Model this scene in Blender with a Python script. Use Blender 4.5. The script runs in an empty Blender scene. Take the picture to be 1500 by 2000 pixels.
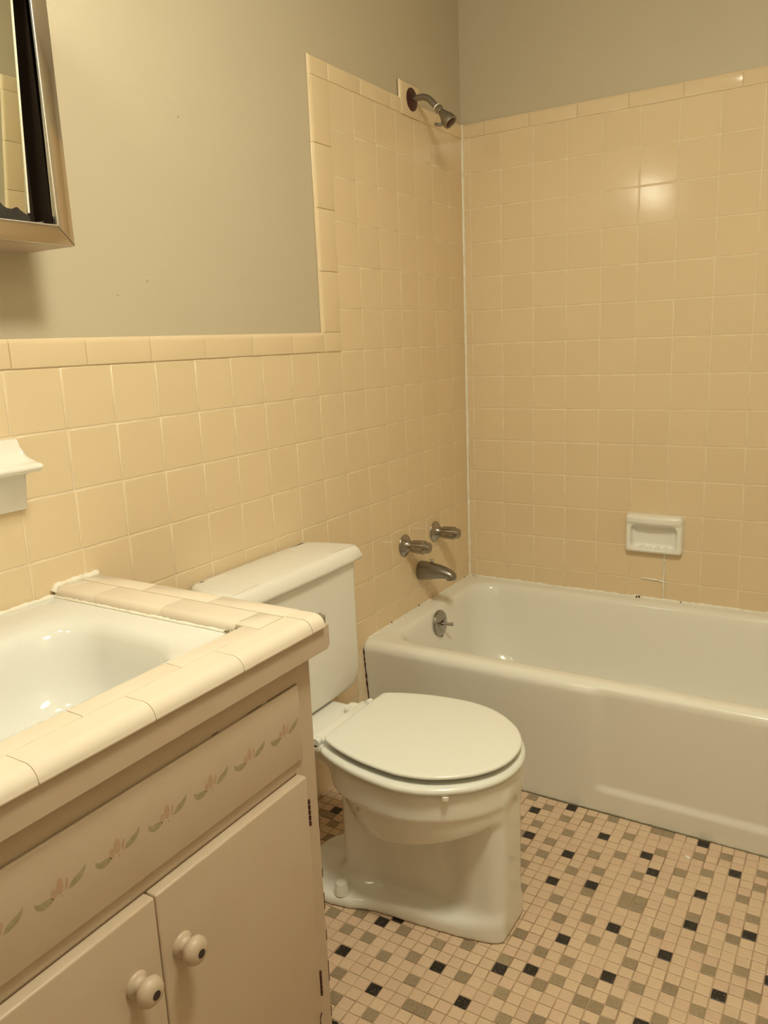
import bpy, bmesh, math, random
import numpy as np
from mathutils import Vector, Matrix

random.seed(7)
SC = bpy.context.scene
COL = SC.collection

# ------------------------------------------------------------------ camera
cam_data = bpy.data.cameras.new('camera')
cam = bpy.data.objects.new('camera', cam_data)
COL.objects.link(cam)
SC.camera = cam
_rx, _ry, _rz = 1.358287, 0.040554, 0.549009
_R = (Matrix.Rotation(_rz, 4, 'Z') @ Matrix.Rotation(_ry, 4, 'Y') @ Matrix.Rotation(_rx, 4, 'X'))
cam.matrix_world = Matrix.Translation((1.2183, -2.5245, 1.2126)) @ _R
cam_data.sensor_fit = 'HORIZONTAL'
cam_data.sensor_width = 36.0
cam_data.lens = 36.0 * 1538.816442 / 1500.0
cam_data.clip_start = 0.02

# ------------------------------------------------------------------ world, lamps, exposure
w = bpy.data.worlds.new('world')
SC.world = w
w.use_nodes = True
w.node_tree.nodes['Background'].inputs[0].default_value = (1.0, 0.8, 0.55, 1)
w.node_tree.nodes['Background'].inputs[1].default_value = 0.0
LAMP_COLOR = (1.0, 0.965, 0.75)
LAMP_STRENGTH = 46.0
FILL_LAMP = ((1.06, -1.80, 2.30), 0.165, 47.0)  # added fill lamp out of view, lifts the whole room
BULBS = [(0.155, -1.88, 1.92), (0.155, -2.12, 1.92)]
SC.view_settings.view_transform = 'Standard'
SC.view_settings.look = 'None'
SC.view_settings.exposure = 0.70
SC.view_settings.gamma = 1.0
SC.view_settings.use_curve_mapping = False

# ------------------------------------------------------------------ materials
def mat(name, color, rough=0.5, metal=0.0, coat=0.0, spec=0.5, noise=None, bump=None,
        rand=0.0, emit=None, speck=None):
    """noise=(scale, amount, color2); bump=(scale, strength, distance); rand = per-object value jitter"""
    m = bpy.data.materials.new(name)
    m.use_nodes = True
    nt = m.node_tree
    b = nt.nodes['Principled BSDF']
    b.inputs['Base Color'].default_value = (*color, 1)
    b.inputs['Roughness'].default_value = rough
    b.inputs['Metallic'].default_value = metal
    b.inputs['Coat Weight'].default_value = coat
    b.inputs['Coat Roughness'].default_value = 0.06
    b.inputs['Specular IOR Level'].default_value = spec
    if emit:
        b.inputs['Emission Color'].default_value = (*emit[0], 1)
        b.inputs['Emission Strength'].default_value = emit[1]
    geo = nt.nodes.new('ShaderNodeNewGeometry')
    last = None
    if noise:
        n = nt.nodes.new('ShaderNodeTexNoise')
        n.inputs['Scale'].default_value = noise[0]
        n.inputs['Detail'].default_value = 5
        nt.links.new(geo.outputs['Position'], n.inputs['Vector'])
        r = nt.nodes.new('ShaderNodeMapRange')
        r.inputs['From Min'].default_value = 0.4
        r.inputs['From Max'].default_value = 0.7
        r.inputs['To Max'].default_value = noise[1]
        nt.links.new(n.outputs['Fac'], r.inputs['Value'])
        mx = nt.nodes.new('ShaderNodeMix')
        mx.data_type = 'RGBA'
        mx.inputs['A'].default_value = (*color, 1)
        mx.inputs['B'].default_value = (*noise[2], 1)
        nt.links.new(r.outputs['Result'], mx.inputs['Factor'])
        last = mx.outputs['Result']
    if speck:
        v = nt.nodes.new('ShaderNodeTexNoise')
        v.inputs['Scale'].default_value = speck[0]
        v.inputs['Detail'].default_value = 3
        nt.links.new(geo.outputs['Position'], v.inputs['Vector'])
        r = nt.nodes.new('ShaderNodeMapRange')
        r.inputs['From Min'].default_value = speck[2]
        r.inputs['From Max'].default_value = speck[2] + 0.06
        nt.links.new(v.outputs['Fac'], r.inputs['Value'])
        mx = nt.nodes.new('ShaderNodeMix')
        mx.data_type = 'RGBA'
        if last: nt.links.new(last, mx.inputs['A'])
        else: mx.inputs['A'].default_value = (*color, 1)
        mx.inputs['B'].default_value = (*speck[1], 1)
        nt.links.new(r.outputs['Result'], mx.inputs['Factor'])
        last = mx.outputs['Result']
    if rand:
        oi = nt.nodes.new('ShaderNodeObjectInfo')
        r = nt.nodes.new('ShaderNodeMapRange')
        r.inputs['To Min'].default_value = 1 - rand
        r.inputs['To Max'].default_value = 1 + rand
        nt.links.new(oi.outputs['Random'], r.inputs['Value'])
        h = nt.nodes.new('ShaderNodeHueSaturation')
        nt.links.new(r.outputs['Result'], h.inputs['Value'])
        if last: nt.links.new(last, h.inputs['Color'])
        else: h.inputs['Color'].default_value = (*color, 1)
        last = h.outputs['Color']
    if last: nt.links.new(last, b.inputs['Base Color'])
    if bump:
        n = nt.nodes.new('ShaderNodeTexNoise')
        n.inputs['Scale'].default_value = bump[0]
        n.inputs['Detail'].default_value = 4
        nt.links.new(geo.outputs['Position'], n.inputs['Vector'])
        bp = nt.nodes.new('ShaderNodeBump')
        bp.inputs['Strength'].default_value = bump[1]
        bp.inputs['Distance'].default_value = bump[2]
        nt.links.new(n.outputs['Fac'], bp.inputs['Height'])
        nt.links.new(bp.outputs['Normal'], b.inputs['Normal'])
    return m

PEACH = (0.785, 0.632, 0.422)
M = {}
M['paint'] = mat('grey_paint', (0.57, 0.50, 0.375), 0.5, bump=(260, 0.35, 0.0008), noise=(6, 0.25, (0.55, 0.475, 0.35)), speck=None)
M['grout'] = mat('pale_grout', (0.86, 0.74, 0.545), 0.75, noise=(30, 0.8, (0.77, 0.62, 0.43)))
M['tile'] = mat('peach_glazed_tile', PEACH, 0.14, spec=0.28, noise=(9, 0.35, (0.785, 0.628, 0.41)), rand=0.014, bump=(22, 0.10, 0.002))
M['tile_c'] = mat('cream_counter_tile', (0.76, 0.67, 0.56), 0.16, noise=(14, 0.3, (0.75, 0.66, 0.52)), rand=0.02, bump=(22, 0.08, 0.002))
M['grout_c'] = mat('counter_grout', (0.83, 0.70, 0.52), 0.7)
M['porcelain'] = mat('white_porcelain', (0.82, 0.80, 0.74), 0.09, spec=0.5, bump=(8, 0.03, 0.003))
M['dishwhite'] = mat('bright_ceramic', (0.90, 0.88, 0.82), 0.09, bump=(8, 0.03, 0.003))
M['enamel'] = mat('tub_enamel', (0.85, 0.83, 0.765), 0.16, spec=0.5, bump=(7, 0.04, 0.003), noise=(3, 0.4, (0.83, 0.80, 0.72)))
M['sink'] = mat('sink_enamel', (0.76, 0.755, 0.72), 0.08, spec=0.5)
M['seat'] = mat('cream_seat_plastic', (0.81, 0.81, 0.75), 0.20, spec=0.45)
M['hinge_plastic'] = mat('white_hinge_plastic', (0.86, 0.83, 0.76), 0.3)
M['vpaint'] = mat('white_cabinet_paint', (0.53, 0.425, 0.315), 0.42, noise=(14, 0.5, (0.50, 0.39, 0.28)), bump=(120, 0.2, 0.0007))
M['dark_gap'] = mat('dark_gap', (0.05, 0.03, 0.018), 0.9)
M['knobhole'] = mat('dark_knob_hole', (0.035, 0.022, 0.018), 0.6)
M['chrome'] = mat('worn_chrome', (0.40, 0.375, 0.35), 0.22, metal=1.0, noise=(60, 0.6, (0.24, 0.22, 0.20)))
M['polished'] = mat('polished_steel', (0.74, 0.70, 0.66), 0.10, metal=1.0, bump=(9, 0.06, 0.003))
M['bright_lip'] = mat('bright_steel_lip', (0.9, 0.86, 0.82), 0.35, metal=1.0)
M['dull'] = mat('dull_zinc', (0.30, 0.285, 0.27), 0.33, metal=1.0, noise=(80, 0.6, (0.28, 0.24, 0.20)))
M['rust'] = mat('rusty_brown_metal', (0.085, 0.03, 0.022), 0.4, metal=0.3, noise=(90, 0.7, (0.03, 0.012, 0.01)))
M['tape'] = mat('white_thread_tape', (0.85, 0.8, 0.68), 0.6)
M['mirror'] = mat('mirror_glass', (0.80, 0.84, 0.76), 0.01, metal=1.0)
M['black'] = mat('black_desilvering', (0.02, 0.017, 0.014), 0.55, noise=(40, 0.8, (0.05, 0.04, 0.03)))
M['bronze'] = mat('dark_channel', (0.06, 0.042, 0.03), 0.28, metal=0.6)
M['caulk'] = mat('white_caulk', (0.90, 0.87, 0.78), 0.5, bump=(120, 0.5, 0.002), noise=(60, 0.5, (0.78, 0.67, 0.50)))
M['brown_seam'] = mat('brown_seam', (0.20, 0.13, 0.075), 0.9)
M['mold'] = mat('dark_mildew', (0.05, 0.04, 0.025), 0.9)
M['mortar'] = mat('grey_mortar', (0.22, 0.19, 0.12), 0.9, bump=(90, 0.8, 0.004))
M['ceiling'] = mat('white_ceiling_paint', (0.80, 0.78, 0.74), 0.7)
M['fgrout'] = mat('brown_floor_grout', (0.54, 0.39, 0.255), 0.9, noise=(14, 0.9, (0.26, 0.16, 0.085)))
SP = dict(rough=0.5)
M['mos_a'] = mat('mosaic_beige', (0.665, 0.500, 0.345), 0.42, speck=(900, (0.78, 0.62, 0.47), 0.60), noise=(350, 0.6, (0.57, 0.41, 0.275)), rand=0.04)
M['mos_b'] = mat('mosaic_pink', (0.655, 0.475, 0.335), 0.42, speck=(900, (0.75, 0.58, 0.45), 0.60), noise=(350, 0.6, (0.56, 0.39, 0.27)), rand=0.04)
M['mos_g'] = mat('mosaic_grey', (0.320, 0.245, 0.155), 0.42, speck=(700, (0.45, 0.36, 0.25), 0.56), noise=(350, 0.9, (0.20, 0.15, 0.09)), rand=0.12)
M['mos_k'] = mat('mosaic_black', (0.014, 0.011, 0.009), 0.42, speck=(420, (0.20, 0.16, 0.12), 0.60))
M['sten_g'] = mat('stencil_green', (0.32, 0.27, 0.155), 0.6, noise=(160, 0.7, (0.44, 0.36, 0.24)))
M['sten_p'] = mat('stencil_pink', (0.46, 0.305, 0.205), 0.6, noise=(160, 0.6, (0.51, 0.37, 0.262)))
M['bulb'] = mat('glowing_bulb', (1, 0.9, 0.7), 0.4, emit=(LAMP_COLOR, LAMP_STRENGTH))
M['white_metal'] = mat('white_fixture_metal', (0.75, 0.73, 0.70), 0.35)

# ------------------------------------------------------------------ helpers
def new_obj(name, me, material=None, parent=None, smooth=False):
    o = bpy.data.objects.new(name, me)
    COL.objects.link(o)
    if material is not None:
        ms = material if isinstance(material, (list, tuple)) else [material]
        if len(me.materials) == 0:
            for m_ in ms: me.materials.append(m_)
    if smooth:
        me.polygons.foreach_set('use_smooth', [True] * len(me.polygons))
    if parent is not None: o.parent = parent
    return o

def from_bm(name, bm, material=None, parent=None, smooth=False):
    bmesh.ops.recalc_face_normals(bm, faces=bm.faces)
    me = bpy.data.meshes.new(name)
    bm.to_mesh(me); bm.free()
    return new_obj(name, me, material, parent, smooth)

def tag(o, label, cat, group=None, kind=None):
    if label: o['label'] = label
    if cat: o['category'] = cat
    if group: o['group'] = group
    if kind: o['kind'] = kind
    return o

def empty(name, loc, label, cat, group=None):
    o = bpy.data.objects.new(name, None)
    o.empty_display_size = 0.05
    COL.objects.link(o); o.location = loc
    return tag(o, label, cat, group)

def auto_smooth(o, ang=40):
    me = o.data
    me.polygons.foreach_set('use_smooth', [True] * len(me.polygons))
    bm = bmesh.new(); bm.from_mesh(me)
    lim = math.radians(ang)
    for e in bm.edges:
        if len(e.link_faces) == 2:
            e.smooth = e.calc_face_angle(0) < lim
        else: e.smooth = False
    bm.to_mesh(me); bm.free()
    return o

def box_bm(bm, x0, x1, y0, y1, z0, z1, bevel=0.0, seg=2):
    r = bmesh.ops.create_cube(bm, size=1.0)
    vs = r['verts']
    bmesh.ops.scale(bm, vec=(x1 - x0, y1 - y0, z1 - z0), verts=vs)
    bmesh.ops.translate(bm, vec=((x0 + x1) / 2, (y0 + y1) / 2, (z0 + z1) / 2), verts=vs)
    if bevel:
        es = list({e for v in vs for e in v.link_edges})
        bmesh.ops.bevel(bm, geom=es, offset=bevel, segments=seg, affect='EDGES', profile=0.5)
    return bm

def box(name, x0, x1, y0, y1, z0, z1, material, parent=None, bevel=0.0, seg=2, smooth=True):
    bm = box_bm(bmesh.new(), x0, x1, y0, y1, z0, z1, bevel, seg)
    o = from_bm(name, bm, material, parent)
    if bevel and smooth: auto_smooth(o, 35)
    return o

def lathe(name, prof, axis_o, axis_d, material, parent=None, n=32, ang=35, close=True):
    """prof: list of (t along the axis, radius)"""
    d = Vector(axis_d).normalized()
    u = d.orthogonal().normalized(); v = d.cross(u)
    o0 = Vector(axis_o)
    bm = bmesh.new(); rings = []
    for t, r in prof:
        if r < 1e-6:
            rings.append([bm.verts.new(o0 + d * t)])
        else:
            rings.append([bm.verts.new(o0 + d * t + (u * math.cos(2 * math.pi * k / n) + v * math.sin(2 * math.pi * k / n)) * r) for k in range(n)])
    for a, b in zip(rings, rings[1:]):
        for k in range(n):
            k2 = (k + 1) % n
            if len(a) == 1 and len(b) == 1: continue
            if len(a) == 1: bm.faces.new((a[0], b[k], b[k2]))
            elif len(b) == 1: bm.faces.new((a[k], a[k2], b[0]))
            else: bm.faces.new((a[k], a[k2], b[k2], b[k]))
    if close:
        if len(rings[0]) > 1: bm.faces.new(rings[0])
        if len(rings[-1]) > 1: bm.faces.new(rings[-1])
    o = from_bm(name, bm, material, parent)
    return auto_smooth(o, ang)

def tube(name, pts, rad, material, parent=None, n=16, ang=50, scale2=None):
    """sweep of a circle (or ellipse) along a polyline; rad may be a list"""
    P = [Vector(p) for p in pts]
    R = rad if isinstance(rad, (list, tuple)) else [rad] * len(P)
    bm = bmesh.new(); rings = []; u = None
    for i, p in enumerate(P):
        d = (P[min(i + 1, len(P) - 1)] - P[max(i - 1, 0)]).normalized()
        if u is None: u = d.orthogonal().normalized()
        u = (u - d * u.dot(d)).normalized(); v = d.cross(u)
        rings.append([bm.verts.new(p + (u * math.cos(2 * math.pi * k / n) + v * math.sin(2 * math.pi * k / n)) * R[i]) for k in range(n)])
    for a, b in zip(rings, rings[1:]):
        for k in range(n): bm.faces.new((a[k], a[(k + 1) % n], b[(k + 1) % n], b[k]))
    bm.faces.new(rings[0]); bm.faces.new(rings[-1])
    o = from_bm(name, bm, material, parent)
    return auto_smooth(o, ang)

def loft(rings, cap0=True, cap1=True):
    bm = bmesh.new(); R = [[bm.verts.new(p) for p in r] for r in rings]
    n = len(R[0])
    for a, b in zip(R, R[1:]):
        for k in range(n): bm.faces.new((a[k], a[(k + 1) % n], b[(k + 1) % n], b[k]))
    if cap0: bm.faces.new(R[0])
    if cap1: bm.faces.new(R[-1])
    return bm

def rrect(x0, x1, y0, y1, r, z, nx=6, ny=6, nc=8):
    """rounded rectangle, counter-clockwise from the front (low y) side; fixed vertex count"""
    p = []
    r = max(r, 1e-4)
    for k in range(nx): p.append((x0 + r + (x1 - x0 - 2 * r) * k / nx, y0, z))
    for k in range(nc): a = -math.pi / 2 + math.pi / 2 * k / nc; p.append((x1 - r + r * math.cos(a), y0 + r + r * math.sin(a), z))
    for k in range(ny): p.append((x1, y0 + r + (y1 - y0 - 2 * r) * k / ny, z))
    for k in range(nc): a = math.pi / 2 * k / nc; p.append((x1 - r + r * math.cos(a), y1 - r + r * math.sin(a), z))
    for k in range(nx): p.append((x1 - r - (x1 - x0 - 2 * r) * k / nx, y1, z))
    for k in range(nc): a = math.pi / 2 + math.pi / 2 * k / nc; p.append((x0 + r + r * math.cos(a), y1 - r + r * math.sin(a), z))
    for k in range(ny): p.append((x0, y1 - r - (y1 - y0 - 2 * r) * k / ny, z))
    for k in range(nc): a = math.pi + math.pi / 2 * k / nc; p.append((x0 + r + r * math.cos(a), y0 + r + r * math.sin(a), z))
    return p

def extrude(name, prof, axis, a, b, material, parent=None, bevel=0.0, ang=35):
    """closed profile of 2D points extruded along an axis. axis 'y': prof=(x,z); 'x': prof=(y,z); 'z': prof=(x,y)"""
    def P(p, t):
        return {'y': (p[0], t, p[1]), 'x': (t, p[0], p[1]), 'z': (p[0], p[1], t)}[axis]
    bm = bmesh.new()
    A = [bm.verts.new(P(p, a)) for p in prof]; B = [bm.verts.new(P(p, b)) for p in prof]
    n = len(prof)
    for k in range(n): bm.faces.new((A[k], A[(k + 1) % n], B[(k + 1) % n], B[k]))
    bm.faces.new(A); bm.faces.new(B)
    if bevel:
        es = [e for e in bm.edges if (e.verts[0] in A and e.verts[1] in A) or (e.verts[0] in B and e.verts[1] in B)]
        bmesh.ops.bevel(bm, geom=es, offset=bevel, segments=2, affect='EDGES', profile=0.5)
    o = from_bm(name, bm, material, parent)
    return auto_smooth(o, ang)

def surface_net(f, lo, hi, h):
    """naive surface nets over the implicit f(X,Y,Z)<0; returns verts, quads"""
    ax = [np.arange(lo[i], hi[i] + h, h) for i in range(3)]
    X, Y, Z = np.meshgrid(*ax, indexing='ij')
    F = f(X, Y, Z).astype(np.float32)
    S = F < 0
    nx, ny, nz = F.shape
    c = np.zeros((nx - 1, ny - 1, nz - 1, 3), np.float32); cnt = np.zeros((nx - 1, ny - 1, nz - 1), np.float32)
    corners = [(i, j, k) for i in (0, 1) for j in (0, 1) for k in (0, 1)]
    sl = lambda o: (slice(o[0], nx - 1 + o[0]), slice(o[1], ny - 1 + o[1]), slice(o[2], nz - 1 + o[2]))
    for a in corners:
        for d in range(3):
            if a[d]: continue
            b = list(a); b[d] = 1; b = tuple(b)
            Fa, Fb = F[sl(a)], F[sl(b)]
            m = (Fa < 0) != (Fb < 0)
            t = np.where(m, Fa / np.where(np.abs(Fa - Fb) < 1e-12, 1, Fa - Fb), 0)
            for q in range(3):
                c[..., q] += np.where(m, a[q] + (t if q == d else 0), 0)
            cnt += m
    act = cnt > 0
    idx = -np.ones(act.shape, np.int64); idx[act] = np.arange(act.sum())
    I = np.argwhere(act)
    V = (I + c[act] / cnt[act][:, None]) * h + np.array(lo)
    quads = []
    for d in range(3):
        e1, e2 = [(1, 2), (2, 0), (0, 1)][d]
        sa = [slice(1, -1)] * 3; sb = [slice(1, -1)] * 3
        sa[d] = slice(0, -1); sb[d] = slice(1, None)
        Sa, Sb = S[tuple(sa)], S[tuple(sb)]
        m = np.argwhere(Sa != Sb)
        flip = Sa[tuple(m.T)]
        m = m.copy()
        for q in range(3):
            if q != d: m[:, q] += 1
        def cell(o1, o2):
            n_ = m.copy(); n_[:, e1] += o1; n_[:, e2] += o2
            return idx[tuple(n_.T)]
        q4 = np.stack([cell(-1, -1), cell(0, -1), cell(0, 0), cell(-1, 0)], 1)
        q4[~flip] = q4[~flip][:, ::-1]
        quads.append(q4)
    return V, np.concatenate(quads)

def net_obj(name, f, lo, hi, h, material, parent=None, smooth_it=2):
    V, Q = surface_net(f, lo, hi, h)
    # laplacian relax to drop grid ripples
    for _ in range(smooth_it):
        acc = np.zeros_like(V); n = np.zeros(len(V))
        for a, b in ((0, 1), (1, 2), (2, 3), (3, 0)):
            np.add.at(acc, Q[:, a], V[Q[:, b]]); np.add.at(acc, Q[:, b], V[Q[:, a]])
            np.add.at(n, Q[:, a], 1); np.add.at(n, Q[:, b], 1)
        V = 0.5 * V + 0.5 * acc / np.maximum(n, 1)[:, None]
    me = bpy.data.meshes.new(name)
    me.from_pydata(V.tolist(), [], Q.tolist())
    me.update()
    return new_obj(name, me, material, parent, smooth=True)

def smin(a, b, k):
    h = np.clip(0.5 + 0.5 * (b - a) / k, 0, 1)
    return b * (1 - h) + a * h - k * h * (1 - h)

def smax(a, b, k): return -smin(-a, -b, k)

# ------------------------------------------------------------------ room shell
P_ = 0.1095          # wall tile pitch
Z0 = 1.85            # first grout line under the top trim
TOPZ = 1.895
RW = 1.524           # right wall
YF = -3.15           # wall behind the camera
CZ = 2.36

def wall_mesh(name, quads, material):
    bm = bmesh.new()
    for q in quads: bm.faces.new([bm.verts.new(p) for p in q])
    me = bpy.data.meshes.new(name); bm.to_mesh(me); bm.free()
    return new_obj(name, me, material)

def slab(name, x0, x1, y0, y1, z0, z1, material):
    return box(name, x0, x1, y0, y1, z0, z1, material)

wall_left = tag(slab('wall_left', -0.10, 0, YF, 0.10, -0.10, CZ + .1, M['paint']), 'grey painted left wall with peach tile below and around the shower fittings', 'wall', kind='structure')
wall_back = tag(slab('wall_back', 0, RW, 0, 0.10, -0.10, CZ + .1, M['paint']), 'back wall behind the bathtub, peach tile under a grey painted top', 'wall', kind='structure')
wall_right = tag(slab('wall_right', RW, RW + 0.10, YF, 0.10, -0.10, CZ + .1, M['paint']), 'right wall at the foot end of the tub, seen in the mirror', 'wall', kind='structure')
wall_front = tag(slab('wall_front', 0, RW, YF - 0.10, YF, -0.10, CZ + .1, M['paint']), 'grey painted wall behind the viewpoint', 'wall', kind='structure')
ceiling = tag(slab('ceiling', 0, RW, YF, 0, CZ, CZ + .1, M['ceiling']), 'white painted bathroom ceiling', 'ceiling', kind='structure')
floor = tag(slab('floor', 0, RW, YF, 0, -0.10, 0.0, M['fgrout']), 'mosaic tile floor of beige, grey and black squares in brown grout', 'floor', kind='structure')

# grout beds (thin, proud of the paint), children of their walls
GT = 0.0064
GL = []
def bed(parent, x0, x1, y0, y1, z0, z1):
    return box('grout_bed', x0, x1, y0, y1, z0, z1, M['grout'], parent)
bed(wall_left, 0, GT, -0.8405, 0, 0.0, TOPZ - .003)
bed(wall_left, 0, GT, -1.60, -0.8405, 0.0, 1.2405)
bed(wall_left, 0, GT, YF, -1.60, 0.775, 1.2405)
bed(wall_back, 0, RW, -GT, 0, 0.30, TOPZ - .003)
bed(wall_right, RW - GT, RW, -0.7760, -GT, 0.0, TOPZ - .003)

# ------------------------------------------------------------------ wall tiles
tile_cache = {}
def tile_mesh(w_, h_, th=0.0060, b=0.0016):
    """glazed tile lying in local XY, face towards +Z"""
    key = (round(w_, 4), round(h_, 4), th)
    if key in tile_cache: return tile_cache[key]
    bm = bmesh.new()
    def ring(ins, z):
        a, c = w_ / 2 - ins, h_ / 2 - ins
        return [bm.verts.new(p) for p in ((-a, -c, z), (a, -c, z), (a, c, z), (-a, c, z))]
    R = [ring(0, 0), ring(0, th - b), ring(b * .3, th - b * .3), ring(b * 1.3, th)]
    for a, c in zip(R, R[1:]):
        for k in range(4): bm.faces.new((a[k], a[(k + 1) % 4], c[(k + 1) % 4], c[k]))
    bm.faces.new(R[-1])
    me = bpy.data.meshes.new('wall_tile'); bm.to_mesh(me); bm.free()
    me.materials.append(M['tile'])
    me.polygons.foreach_set('use_smooth', [i < 12 for i in range(13)])
    tile_cache[key] = me
    return me

def bullnose_mesh(w_, h_, sides, th=0.0078, rad=0.0085):
    """trim tile; sides subset of 'T','L','R' are rolled over to the wall. local X right, Y up, Z out"""
    key = ('bn', round(w_, 4), round(h_, 4), sides, th)
    if key in tile_cache: return tile_cache[key]
    def line(n_edge_lo, n_edge_hi, L):
        # returns list of (coord, height)
        pts = []
        if n_edge_lo:
            for k in range(6):
                a = math.pi / 2 * k / 5
                pts.append((-L / 2 + rad * 1.3 * (1 - math.cos(a)), th * math.sin(a)))
        else:
            pts += [(-L / 2, 0.0), (-L / 2, th - .0014), (-L / 2 + .0004, th - .0004), (-L / 2 + .002, th)]
        if n_edge_hi:
            for k in range(5, -1, -1):
                a = math.pi / 2 * k / 5
                pts.append((L / 2 - rad * 1.3 * (1 - math.cos(a)), th * math.sin(a)))
        else:
            pts += [(L / 2 - .002, th), (L / 2 - .0004, th - .0004), (L / 2, th - .0014), (L / 2, 0.0)]
        return pts
    X = line('L' in sides, 'R' in sides, w_)
    Y = line(False, 'T' in sides, h_)
    bm = bmesh.new()
    G = [[bm.verts.new((x, y, min(zx, zy) if (zx < th or zy < th) else th)) for y, zy in Y] for x, zx in X]
    for i in range(len(X) - 1):
        for j in range(len(Y) - 1):
            bm.faces.new((G[i][j], G[i + 1][j], G[i + 1][j + 1], G[i][j + 1]))
    me = bpy.data.meshes.new('trim_tile'); bm.to_mesh(me); bm.free()
    me.materials.append(M['tile'])
    me.polygons.foreach_set('use_smooth', [True] * len(me.polygons))
    tile_cache[key] = me
    return me

ORI = {
    'left': Matrix(((0, 0, 1), (1, 0, 0), (0, 1, 0))).to_4x4(),        # local x->+y, y->+z, z->+x
    'back': Matrix(((1, 0, 0), (0, 0, -1), (0, 1, 0))).to_4x4(),       # x->+x, y->+z, z->-y
    'right': Matrix(((0, 0, -1), (-1, 0, 0), (0, 1, 0))).to_4x4(),     # x->-y, y->+z, z->-x
}
def place_tile(name, me, wall, parent, u, z, off=0.0012, jit=True):
    o = bpy.data.objects.new(name, me); COL.objects.link(o)
    if wall == 'left': loc = (off, u, z)
    elif wall == 'back': loc = (u, -off, z)
    else: loc = (RW - off, u, z)
    j = Matrix.Identity(4)
    if jit:
        j = (Matrix.Rotation(random.gauss(0, 0.0016), 4, 'X') @ Matrix.Rotation(random.gauss(0, 0.0016), 4, 'Y')
             @ Matrix.Rotation(random.gauss(0, 0.0012), 4, 'Z'))
    o.matrix_local = Matrix.Translation(loc) @ ORI[wall] @ j
    o.parent = parent
    return o

GAP = 0.0024
PL = P_ * 0.9901
def field(wall, parent, u_edges, rows, skip=None, zrow=None, zmin=0.0):
    """u_edges: sorted list of grout line positions; rows: range of row indices"""
    for (u0, u1) in zip(u_edges, u_edges[1:]):
        for r in rows:
            z1 = Z0 - r * P_; z0 = max(z1 - P_, zmin)
            if z1 - z0 < 0.012: continue
            uc, zc = (u0 + u1) / 2, (z0 + z1) / 2
            if skip and skip(uc, zc): continue
            w_ = abs(u1 - u0) - GAP
            if w_ < 0.008: continue
            place_tile('wall_tile', tile_mesh(w_, z1 - z0 - GAP), wall, parent, uc, zc)

# left wall: columns from the corner
b_ = 0.7705 * 1.0 - 0.0026
yl = [-(7.0369 - j) * PL for j in range(7, -1, -1)]          # j=7 (corner) .. j=0 (-0.763)
yl[0] = -0.004
ycols = sorted(set([round(v, 5) for v in yl]))
SOAPY = lambda u, z: False
field('left', wall_left, ycols, range(0, 14), zmin=0.34)
# lower zone, left of the tub surround, down to the floor as far as the vanity
ylow = sorted([-(7.0369 + j) * PL for j in range(0, 9)])
def skip_low(u, z): return u < -1.632
field('left', wall_left, ylow, range(6, 17), zmin=0.0, skip=lambda u, z: (u < -1.60 and z < 0.79))
ylow2 = sorted([-(7.0369 + j) * PL for j in range(8, 20)])
field('left', wall_left, ylow2, range(6, 10), zmin=0.790, skip=lambda u, z: (-1.83 < u < -1.735 and 0.95 < z < 1.09))
# tiles in the wall strip beside the toilet below the tub line
# back wall
a_ = 0.0357
xb = [0.0045] + [a_ + k * P_ for k in range(0, 14)]
xb = [v for v in xb if v < RW - 0.03] + [RW - 0.004]
DISH = (0.573, 0.748, 0.521, 0.645)
field('back', wall_back, xb, range(0, 14), zmin=0.352,
      skip=lambda u, z: DISH[0] < u < DISH[1] + 0.005 and .54 < z < DISH[3])
place_tile('wall_tile', tile_mesh(.0510, P_ - GAP), 'back', wall_back, .7755, Z0 - 11.5 * P_)
# right wall (mirror view)
yr = sorted([-0.7050 + k * P_ for k in range(0, 7)] + [-0.004])
field('right', wall_right, yr, range(0, 14), zmin=0.36)

# trims: top caps
def cap_row(wall, parent, edges, z0, z1, sides='T'):
    for a, c in zip(edges, edges[1:]):
        w_ = abs(c - a) - 0.0009
        place_tile('trim_tile', bullnose_mesh(w_, z1 - z0 - 0.001, sides), wall, parent, (a + c) / 2, (z0 + z1) / 2)
cap_row('left', wall_left, [-0.763, -0.616, -0.460, -0.395], Z0, TOPZ)
cap_row('left', wall_left, [-0.275, -0.137, -0.006], Z0, TOPZ)
cap_row('left', wall_left, [-0.395, -0.275], Z0, TOPZ)
place_tile('trim_tile', bullnose_mesh(0.112, 0.092, 'LT'), 'left', wall_left, -0.352, 1.895, off=0.0035)
cap_row('back', wall_back, [0.006, 0.0857, 0.240, 0.393, 0.547, 0.700, 0.854, 1.007, 1.16, 1.313, RW - .006], Z0, TOPZ)
place_tile('trim_tile', bullnose_mesh(0.0785, TOPZ - Z0, 'LT'), 'left', wall_left, -0.8030, (Z0 + TOPZ) / 2)
zs = [1.85, 1.697, 1.5455, 1.394, 1.2425]
for z1, z0 in zip(zs, zs[1:]):
    place_tile('trim_tile', bullnose_mesh(0.0785, z1 - z0 - 0.0009, 'L'), 'left', wall_left, -0.8030, (z0 + z1) / 2)
    place_tile('trim_tile', bullnose_mesh(0.0785, z1 - z0 - 0.0009, 'R'), 'right', wall_right, -0.7420, (z0 + z1) / 2)
place_tile('trim_tile', bullnose_mesh(0.0785, TOPZ - Z0, 'RT'), 'right', wall_right, -0.7420, (Z0 + TOPZ) / 2)
cap_row('right', wall_right, [-0.7045, -0.61, -0.457, -0.304, -0.151, -0.006], Z0, TOPZ)
ZC1 = Z0 - 6 * P_
ce = [-0.8405, -0.972, -1.118, -1.270, -1.421, -1.572, -1.722, -1.873, -2.024, -2.175, -2.326, -2.477, -2.628, -2.779]
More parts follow.
